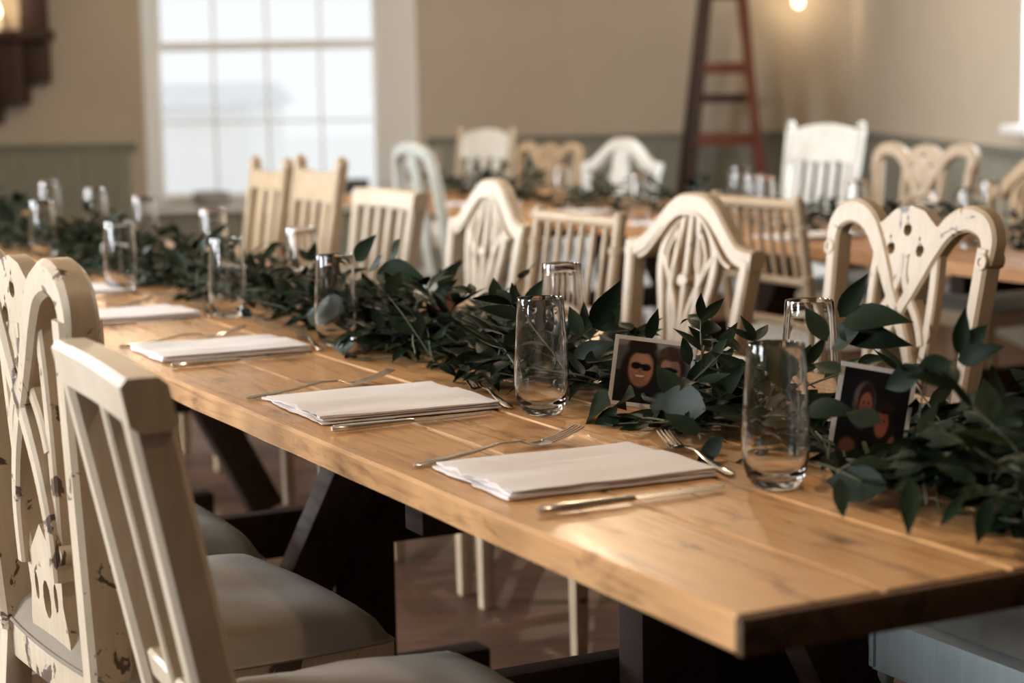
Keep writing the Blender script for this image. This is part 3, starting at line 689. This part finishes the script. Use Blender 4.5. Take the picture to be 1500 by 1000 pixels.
for k, s in enumerate((3.62, 4.45, 5.25, 6.1)):
    napkin(s, 2.66, .29, .24, 0, 'folded white napkin on the back tables, near edge, %s from the right' % ORD[k], 80 + k, 'folded napkins on the back tables')

# ------------------------------------------------------------------ photo cards
def sm(a, b, x):
    t = max(0.0, min(1.0, (x - a) / (b - a))); return t * t * (3 - 2 * t)
def paint_print(kind, x, y):
    """flat print; x 0..1 rightwards, y 0..1 upwards; returns linear colour"""
    def ell(cx, cy, rx, ry, soft=.12): return 1 - sm(1 - soft, 1 + soft, math.hypot((x - cx) / rx, (y - cy) / ry))
    def over(c, d, a): return tuple(p + (q - p) * a for p, q in zip(c, d))
    if kind == 0:
        c = (.10, .10, .10) if y > .5 else (.02, .022, .026)
        c = over(c, (.28, .27, .26), sm(.88, .95, y) * .8 + .3 * ell(.55, .92, .1, .06))
        c = over(c, (.018, .010, .008), ell(.33, .50, .27, .46)); c = over(c, (.012, .012, .014), ell(.4, .05, .42, .3))
        c = over(c, (.44, .21, .13), ell(.335, .555, .165, .285)); c = over(c, (.50, .26, .17), ell(.33, .68, .12, .10, .6))
        c = over(c, (.022, .012, .009), ell(.33, .93, .2, .13)); c = over(c, (.34, .14, .085), ell(.335, .35, .10, .05, .5))
        for gx in (.27, .40): c = over(c, (.006, .005, .006), ell(gx, .60 - (gx - .27) * .12, .072, .060, .15))
        c = over(c, (.006, .005, .006), ell(.335, .615, .12, .018, .2)); c = over(c, (.36, .15, .09), ell(.33, .52, .028, .045, .5))
        c = over(c, (.28, .06, .04), ell(.33, .435, .085, .035, .2)); c = over(c, (.74, .64, .55), ell(.33, .442, .066, .020, .2))
        c = over(c, (.05, .03, .022), ell(.74, .60, .20, .34)); c = over(c, (.42, .22, .15), ell(.73, .56, .14, .24)); c = over(c, (.08, .045, .03), ell(.74, .85, .17, .12))
        c = over(c, (.01, .01, .01), ell(.72, .58, .12, .05, .15)); c = over(c, (.10, .22, .27), ell(.78, .08, .22, .14, .3)); c = over(c, (.30, .08, .06), ell(.73, .42, .06, .025, .3))
        return c
    if kind == 1:
        c = (.010, .009, .012)
        c = over(c, (.10, .06, .05), ell(.36, .60, .17, .26)); c = over(c, (.16, .12, .11), ell(.33, .72, .12, .13, .3)); c = over(c, (.03, .018, .015), ell(.38, .66, .12, .2))
        c = over(c, (.33, .11, .07), ell(.385, .60, .095, .15)); c = over(c, (.05, .012, .01), ell(.385, .54, .04, .016, .4))
        for gx in (.35, .42): c = over(c, (.03, .012, .01), ell(gx, .635, .018, .012, .4))
        c = over(c, (.02, .012, .010), ell(.68, .42, .17, .28)); c = over(c, (.36, .11, .07), ell(.655, .43, .10, .155)); c = over(c, (.03, .018, .014), ell(.69, .60, .12, .06))
        for gx in (.62, .69): c = over(c, (.03, .012, .01), ell(gx, .465, .018, .012, .4))
        c = over(c, (.40, .10, .08), ell(.65, .375, .035, .015, .4)); c = over(c, (.30, .13, .08), ell(.84, .14, .07, .16, .2)); c = over(c, (.30, .13, .08), ell(.94, .12, .035, .15, .2)); c = over(c, (.22, .09, .06), ell(.2, .12, .12, .1, .3))
        return c
    c = (.16, .07, .04); c = over(c, (.42, .17, .09), ell(.4, .5, .2, .3)); c = over(c, (.03, .02, .02), ell(.4, .82, .22, .16)); c = over(c, (.05, .06, .08), ell(.5, .05, .5, .25)); c = over(c, (.36, .13, .08), ell(.74, .45, .15, .25)); return c
CARDS = []
def photo_card(center, W, H, xdir, updir, kind, label):
    x = Vector(xdir).normalized(); y = Vector(updir); y = (y - x * y.dot(x)).normalized(); z = x.cross(y)
    root = empty('photo_card'); root.matrix_world = Matrix(((x.x, y.x, z.x, center.x), (x.y, y.y, z.y, center.y), (x.z, y.z, z.z, center.z), (0, 0, 0, 1)))
    box('paper', (-W / 2, -H / 2, -.0006), (W / 2, H / 2, .0002), 'card', root, smooth=False)
    m_ = .0065; w2, h2 = W - 2 * m_, H - m_ * 2; n = 56; vs = []; cs = []
    for j in range(n + 1):
        for i in range(n + 1): vs.append((-w2 / 2 + w2 * i / n, -h2 / 2 + h2 * j / n, .0005)); cs.append(paint_print(kind, i / n, j / n))
    fs = [(j * (n + 1) + i, j * (n + 1) + i + 1, (j + 1) * (n + 1) + i + 1, (j + 1) * (n + 1) + i) for j in range(n) for i in range(n)]
    o = MB().add(vs, fs).build('print', 'print', root, smooth=False); ca = o.data.color_attributes.new('Col', 'FLOAT_COLOR', 'POINT')
    for i, c in enumerate(cs): ca.data[i].color = (*c, 1)
    return tag(root, label, 'photo', 'photo cards in the garland')
def card_px(tl, tr, bl, p, Hm, kind, label, turn=0.0, lean=0.0):
    """stand a card at distance p across the table; it faces the near side, turned a little"""
    a = at_p(*tl, p); dist = (a - CAM).length; v = ray(*tl).normalized()
    wpx = math.hypot(tr[0] - tl[0], tr[1] - tl[1]); Wm = wpx / F * dist
    th = math.atan2(tr[1] - tl[1], tr[0] - tl[0]); xh = Vector((math.cos(math.radians(turn)), math.sin(math.radians(turn)), 0))
    x = (xh * math.cos(th) - Vector((0, 0, 1)) * math.sin(th)).normalized(); upv = Vector((0, lean, 1)) + xh * math.sin(th)
    y = (upv - x * upv.dot(x)).normalized()
    Wm /= max(.5, math.cos(math.radians(turn)))
    if kind < 2: cc = a + x * Wm * .4 - y * Hm * .42; CARDS.append((cc, (CAM - cc).normalized()))
    return photo_card(a + x * Wm / 2 - y * Hm / 2, Wm, Hm, x, y, kind, label)
card_px((902, 489), (1022, 507), (895, 590), .52, .112, 0, 'photo card of two smiling people, one in sunglasses, in the garland', 4, .12)
card_px((1233, 528), (1345, 550), (1212, 635), .56, .135, 1, 'dark photo card of two laughing people at the right of the garland', 4, .12)
card_px((627, 428), (664, 424), (645, 480), .60, .085, 2, 'small brown photo card seen nearly edge-on beyond the middle of the garland', 55, .1)
card_px((322, 385), (366, 390), (322, 440), .50, .10, 2, 'reddish photo card glimpsed behind a blurred tumbler', 8, .1)
card_px((148, 355), (192, 358), (150, 400), .47, .10, 2, 'reddish photo card among the leaves far along the table', 8, .1)

# ------------------------------------------------------------------ leaf garlands
def leaf_mesh(bend, fold, wid, twist=0.0):
    b = MB(); n = 7; rows = []
    for i in range(n + 1):
        t = i / n; wd = wid * (math.sin(math.pi * min(1, t ** .82)) ** .9) * (1 - .10 * t - .32 * t ** 4) if 0 < t < 1 else 0.0
        ang = bend * t; x = math.sin(ang) / bend if abs(bend) > 1e-3 else t; z = -(1 - math.cos(ang)) / bend if abs(bend) > 1e-3 else 0
        tw = twist * t; cy, sy = math.cos(tw), math.sin(tw)
        def P(y, dz): return (x, y * cy - dz * sy, z + y * sy + dz * cy)
        rows.append([P(-wd, wd * fold), P(-wd * .5, wd * fold * .35), P(0, 0), P(wd * .5, wd * fold * .35), P(wd, wd * fold)])
    vs = [rows[0][2]]; fs = []
    for r_ in rows[1:-1]: vs += r_
    vs.append(rows[-1][2]); L = len(vs) - 1
    for k in range(4): fs.append((0, 1 + k, 2 + k))
    for i in range(n - 2):
        for k in range(4): q = 1 + i * 5 + k; fs.append((q, q + 5, q + 6, q + 1))
    q = 1 + (n - 2) * 5
    for k in range(4): fs.append((q + k, L, q + k + 1))
    return vs, fs
LEAVES = [leaf_mesh(*a) for a in ((.35, .22, .185, .1), (.7, .18, .20, -.2), (-.3, .25, .175, .15), (.15, .14, .205, 0.0), (1.0, .2, .175, .3))]
def leaf_objmesh(k):
    o = MB().add(*LEAVES[k]).build('leaf', 'leaf', None, angle=60); me = o.data; bpy.data.objects.remove(o); return me
LME = [leaf_objmesh(k) for k in range(len(LEAVES))]
def leaf_frame(base, tip, nrm):
    x = tip - base; L = x.length; x = x / L; n = nrm - x * nrm.dot(x)
    if n.length < 1e-3: n = Vector((0, 0, 1)) - x * x.z
    n.normalize(); y = n.cross(x)
    return Matrix(((x.x * L, y.x * L, n.x * L, base.x), (x.y * L, y.y * L, n.y * L, base.y), (x.z * L, y.z * L, n.z * L, base.z), (0, 0, 0, 1)))
def rnd(a=1.0): return Vector((R.uniform(-a, a), R.uniform(-a, a), R.uniform(-a, a)))
def blocked(P):
    v = Vector((P.x, P.y)) - C2; s, p = v.dot(A2), v.dot(P2)
    if p < .375 + .02 * math.sin(s * 9) or (.79 < p < 2): return True
    for gs, gp in glasses:
        if (gs - s) ** 2 + (gp - p) ** 2 < .056 ** 2 and P.z < TZ + .20: return True
    for c0, v0 in CARDS:
        t = max(0.0, min(.30, (P - c0).dot(v0)))
        if (P - (c0 + v0 * t)).length < .062: return True
    return False
def sprig(start, d, L, n, size, leaves, stems, droop=.25, floor_z=TZ, keepout=True):
    d = d.normalized(); pts = [start]; p = start.copy(); q = d.copy(); step = L / n
    for i in range(n):
        q = (q + Vector((0, 0, -droop / n)) + rnd(.10)).normalized(); p = p + q * step
        if p.z < floor_z + .006: p.z = floor_z + .006
        pts.append(p.copy())
    if any(blocked(pp) for pp in pts) and keepout: return
    stems.tube(pts, [.0016] * (len(pts) - 1) + [.0007], 4)
    for i in range(1, len(pts)):
        t = (pts[i] - pts[i - 1]).normalized(); side = t.cross(Vector((0, 0, 1)))
        if side.length < .1: side = Vector((1, 0, 0))
        side.normalize(); sgn = 1 if i % 2 else -1
        for sg in ((sgn,) if i < len(pts) - 1 else (1, -1, 0)):
            dirn = (t * (.75 if sg else 1.2) + side * sg * R.uniform(.5, .95) + Vector((0, 0, R.uniform(-.15, .45))) + rnd(.18)).normalized()
            Ls = size * R.uniform(.75, 1.15) * (0.85 if i == len(pts) - 1 else 1); tip = pts[i] + dirn * Ls
            if tip.z < floor_z + .004: tip.z = floor_z + .004 + R.uniform(0, .006)
            mid = (pts[i] + tip) / 2
            if keepout and (blocked(mid) or blocked(tip)): continue
            nrm = Vector((0, 0, 1)) + rnd(.55) - Vector((0, .25, 0)); leaves.append((leaf_frame(pts[i], tip, nrm), R.randrange(len(LEAVES))))
def garland(root_label, cat, s0, s1, axis, width, density, size, group, singles, hero=(), lift=1.0):
    root = empty('leaf_garland', T((s0 + s1) / 2, axis((s0 + s1) / 2), TZ)); org = root.location.copy()
    leaves = []; stems = MB()
    main = [T(s0 + (s1 - s0) * i / 60, axis(s0 + (s1 - s0) * i / 60) + .02 * math.sin(i * 1.3), TZ + .018 + .006 * math.sin(i * .9)) for i in range(61)]
    stems.tube(main, .004, 6)
    N = int((s1 - s0) * density)
    for i in range(N):
        s = s0 + (s1 - s0) * (i + R.random()) / N; side = R.choice((-1, 1)); p = axis(s) + R.gauss(0, width * .28)
        fwd = R.choice((-1, 1, 1)); el = abs(R.gauss(.28, .3)) * lift; out = R.uniform(.1, 1.1) * side
        d = Vector((A2.x, A2.y, 0)) * fwd * .8 + Vector((P2.x, P2.y, 0)) * out + Vector((0, 0, el))
        L = R.uniform(.08, .15) * (1.25 if el > .6 else 1)
        sprig(T(s, p, TZ + R.uniform(.01, .05)), d, L, R.choice((3, 4, 4, 5)), size, leaves, stems)
    for i in range(70 if hero else 0):
        s = R.uniform(-.12, .55); p = axis(s) + R.gauss(-.02, .09)
        d = Vector((A2.x, A2.y, 0)) * R.uniform(-1, 1) + Vector((P2.x, P2.y, 0)) * R.uniform(-1, 1) + Vector((0, 0, R.uniform(0, .4)))
        sprig(T(s, p, TZ + R.uniform(.01, .06)), d, R.uniform(.08, .14), 4, size, leaves, stems)
    for (bx, by), (tx, ty), p, off, k in hero:
        b0 = at_p(bx, by, p); t0 = at_p(tx, ty, p + off); nrm = (CAM - b0).normalized() + Vector((0, 0, .35)) + rnd(.35)
        leaves.append((leaf_frame(b0, t0, nrm), k)); 
    leaves.sort(key=lambda a: (a[0].translation - CAM).length)
    hs = leaves[:singles]; rest = leaves[singles:]
    for mw, k in hs:
        mm = mw.copy(); mm.translation -= org; share(LME[k], 'leaf', root, mm)
    if rest:
        b = MB()
        for mw, k in rest:
            mm = mw.copy(); mm.translation -= org; b.add([mm @ Vector(v) for v in LEAVES[k][0]], LEAVES[k][1])
        tag(b.build('foliage', 'leaf', root, angle=60), kind='stuff')
    stems.v = [tuple(Vector(v) - org) for v in stems.v]; return root, stems
def finish(root, stems, label, group=None):
    tag(stems.build('stem', 'stem', root), kind='stuff'); tag(root, label, 'garland', group)
# leaves that stand clear of the garland: (base px), (tip px), distance across, tip offset, shape
HERO = [((757, 466), (712, 437), .53, .0, 3), ((757, 464), (752, 408), .53, .01, 0), ((766, 462), (804, 406), .53, .02, 2), ((852, 492), (832, 446), .54, .0, 3), ((858, 480), (853, 440), .56, .0, 0),
        ((868, 478), (905, 420), .55, .0, 0), ((868, 480), (921, 436), .57, .0, 2), ((948, 500), (965, 450), .60, .02, 0), ((1010, 535), (1000, 490), .60, .0, 3), ((1036, 535), (1078, 498), .60, .0, 2),
        ((838, 530), (880, 500), .53, .0, 1), ((880, 555), (838, 515), .54, .0, 3), ((900, 560), (855, 505), .56, .0, 1), ((1045, 585), (1085, 535), .55, .0, 0), ((930, 580), (870, 572), .46, .0, 4), ((895, 592), (815, 600), .42, .0, 1),
        ((905, 595), (858, 652), .43, -.03, 0), ((1000, 588), (960, 530), .48, .0, 3), ((1010, 575), (1035, 520), .53, .0, 2), ((1035, 600), (940, 590), .45, 0, 3), ((1060, 640), (1015, 685), .40, -.02, 3),
        ((1212, 500), (1178, 446), .56, .0, 3), ((1230, 465), (1266, 405), .60, .0, 0), ((1234, 470), (1312, 450), .60, .0, 1), ((1224, 480), (1306, 494), .60, .0, 4), ((1218, 510), (1270, 490), .60, .0, 2), ((1232, 545), (1190, 528), .55, .0, 3),
        ((1405, 520), (1412, 450), .58, .0, 0), ((1405, 520), (1458, 470), .60, .0, 2), ((1402, 528), (1456, 508), .58, .0, 1), ((1395, 530), (1330, 552), .54, .0, 3), ((1350, 540), (1290, 570), .52, .0, 3), ((1400, 600), (1450, 570), .54, 0, 3), ((1440, 610), (1500, 580), .58, .0, 1),
        ((1425, 645), (1500, 640), .52, .0, 1), ((1450, 640), (1500, 612), .55, .0, 3), ((1340, 640), (1430, 635), .47, .0, 3), ((1335, 700), (1330, 780), .36, -.03, 0), ((1230, 700), (1236, 765), .37, -.02, 2), ((1450, 730), (1430, 795), .38, -.03, 1), ((1410, 730), (1375, 770), .38, -.03, 0),
        ((1180, 600), (1240, 590), .50, .0, 1), ((1290, 620), (1235, 600), .47, .0, 3), ((1300, 715), (1200, 700), .40, -.01, 3), ((1350, 690), (1270, 660), .44, .0, 1), ((560, 375), (545, 400), .5, 0, 2), ((520, 382), (543, 348), .52, .0, 0), ((572, 378), (596, 350), .52, .0, 2), ((552, 398), (598, 392), .5, .0, 1),
        ((505, 455), (440, 455), .42, -.02, 3), ((520, 505), (455, 530), .40, -.03, 0)]
ax1 = lambda s: .55 + .02 * math.sin(s * 2.1) + (.05 * max(0, .5 - s))
root, st = garland('', '', -.05, 2.35, ax1, .30, 185, .078, None, 300, HERO)
finish(root, st, 'dark green ruscus garland along the front table holding the photo cards', 'leaf garlands on the long front row')
ax2 = lambda s: .56 + .02 * math.sin(s * 1.7)
root, st = garland('', '', 2.30, 7.2, ax2, .32, 125, .078, None, 150)
finish(root, st, 'blurred dark green leaf garland running away to the far left', 'leaf garlands on the long front row')
ax3 = lambda s: 3.12 + .03 * math.sin(s * 2.0)
root, st = garland('', '', 2.35, 7.5, ax3, .30, 40, .075, None, 0, lift=1.1)
finish(root, st, 'dark leaf garland along the middle of the back tables')

# ------------------------------------------------------------------ things on and at the walls
b = MB(); b.lathe([(0, 0), (.115, 0), (.13, .02), (.13, .10), (.125, .105), (.115, .105), (.11, .02), (0, .015)], 28); o = b.build('bowl', 'stone', None, loc=(-2.19, 13.97, BW[2] + .001)); tag(o, 'low grey stone bowl on the window sill', 'bowl')
o = MB().lathe([(0, 0), (.09, 0), (.10, .06), (.112, .17), (.11, .175), (.102, .175), (.092, .06), (0, .012)], 28).build('plant_pot', 'blackpot', None, loc=(-1.135, 13.97, BW[2] + .001)); tag(o, 'dark charcoal pot at the right end of the window sill', 'pot')
# step ladder
ld = empty('step_ladder', (1.518, 13.45, 0)); tag(ld, 'dark red wooden step ladder standing against the back wall', 'ladder')
def hw(z): return .313 - .103 * z
LDT = 1.89
for sx in (-1, 1):
    MB().sweep([[Vector((sx * hw(z) + a, -.10 * (1 - z / LDT) - .05 + c, z)) for a, c in ((-.032, -.045), (.032, -.045), (.032, .045), (-.032, .045))] for z in (0, LDT)]).build('front_stile', 'ladder_red' if sx > 0 else 'ladder_dark', ld, 0.004)
    MB().sweep([[Vector((sx * (hw(z) + .028) + a, .30 * (1 - z / LDT) + .03 + c, z)) for a, c in ((-.028, -.03), (.028, -.03), (.028, .03), (-.028, .03))] for z in (0, LDT)]).build('rear_leg', 'ladder_dark', ld, 0.004)
for z in (.43, .918, 1.409):
    y = -.10 * (1 - z / LDT) - .05; box('tread', (-hw(z) + .02, y - .055, z - .040), (hw(z) - .02, y + .055, z + .040), 'ladder_red', ld, 0.003)
for z in (.3, 1.2):
    y = .30 * (1 - z / LDT) + .03; box('rear_rail', (-hw(z) - .02, y - .012, z - .03), (hw(z) + .02, y + .012, z + .03), 'ladder_dark', ld, 0.003)
box('top_cap', (-.16, -.12, LDT), (.16, .10, LDT + .035), 'ladder_dark', ld, 0.004)
# rustic bracket shelf with a candle lantern, left
sh = empty('wall_shelf', (-3.72, 14.0, 1.655)); tag(sh, 'dark rustic wooden bracket shelf on the wall at the upper left', 'shelf')
box('shelf_board', (-.42, -.30, .045), (.435, 0, .12), 'darkwood', sh, 0.012)
for x0, x1, z0, dp in ((-.42, -.25, -.26, .16), (-.245, -.065, -.41, .2), (-.06, .045, -.545, .24), (.05, .245, -.41, .22), (.25, .40, -.26, .16)): box('bracket_block', (x0, -dp, z0), (x1, 0, .042), 'darkwood', sh, 0.015)
box('upright', (.22, -.17, .122), (.40, -.03, .80), 'darkwood', sh, 0.012); box('upright', (-.40, -.17, .122), (-.22, -.03, .80), 'darkwood', sh, 0.012)
cd = empty('candle', (-3.66, 13.84, 1.777)); tag(cd, 'glowing candle standing on the dark wall shelf', 'candle')
MB().lathe([(0, 0), (.04, 0), (.04, .09), (.012, .088), (0, .085)], 20).build('wax', 'wax', cd)
MB().lathe([(0, .088), (.016, .10), (.024, .125), (.018, .155), (.006, .185), (0, .195)], 16).build('flame', 'flame', cd)
def point(name, loc, power, color, rad=.03):
    l = bpy.data.lights.new(name, 'POINT'); l.energy = power; l.color = color; l.shadow_soft_size = rad
    o = bpy.data.objects.new(name, l); col.objects.link(o); o.location = loc; return o
WARM = (1.0, 0.77, 0.52)
point('candle_light', (-3.66, 13.70, 1.99), 3, WARM)
# wall lamp at the top right
wl = empty('wall_lamp', (2.105, 14.0, 1.91)); tag(wl, 'warm bare-bulb wall lamp at the top edge above the white chair', 'lamp')
MB().lathe([(0, 0), (.05, 0), (.05, .02), (.02, .03), (0, .03)], 20).build('backplate', 'iron', wl, loc=(0, 0, .06)).rotation_euler = (math.pi / 2, 0, 0)
MB().tube([(0, -.02, .06), (0, -.10, .08), (0, -.14, .06), (0, -.14, .03)], .008, 8).build('arm', 'iron', wl)
MB().lathe([(0, -.075), (.022, -.065), (.034, -.04), (.032, -.015), (.02, .012), (.016, .03), (0, .03)], 18).build('bulb', 'bulb', wl, loc=(0, -.14, 0))
point('wall_lamp_light', (2.105, 13.72, 1.88), 2.5, WARM)
# festoon of pendant bulbs above the tables, out of the picture
for k, (x, y) in enumerate(((-2.2, 2.6), (-2.4, 6.4), (-2.2, 10.4), (0.6, 2.0), (0.4, 6.0), (0.4, 10.4))):
    pr = empty('pendant_lamp', (x, y, ZC)); tag(pr, 'bare-bulb pendant lamp on a black cord, %s above the tables' % ORD[k], 'lamp', 'pendant lamps over the tables')
    MB().tube([(0, 0, 0), (0, 0, -.45)], .004, 6).build('cord', 'iron', pr); MB().lathe([(0, -.44), (.02, -.44), (.02, -.50), (0, -.50)], 14).build('socket', 'iron', pr)
    MB().lathe([(0, -.61), (.025, -.60), (.04, -.57), (.036, -.54), (.02, -.505), (0, -.50)], 16).build('bulb', 'bulb', pr)
    point('pendant_light', (x, y, ZC - .70), (30, 32, 42)[int(y // 4.5)], WARM, .05)
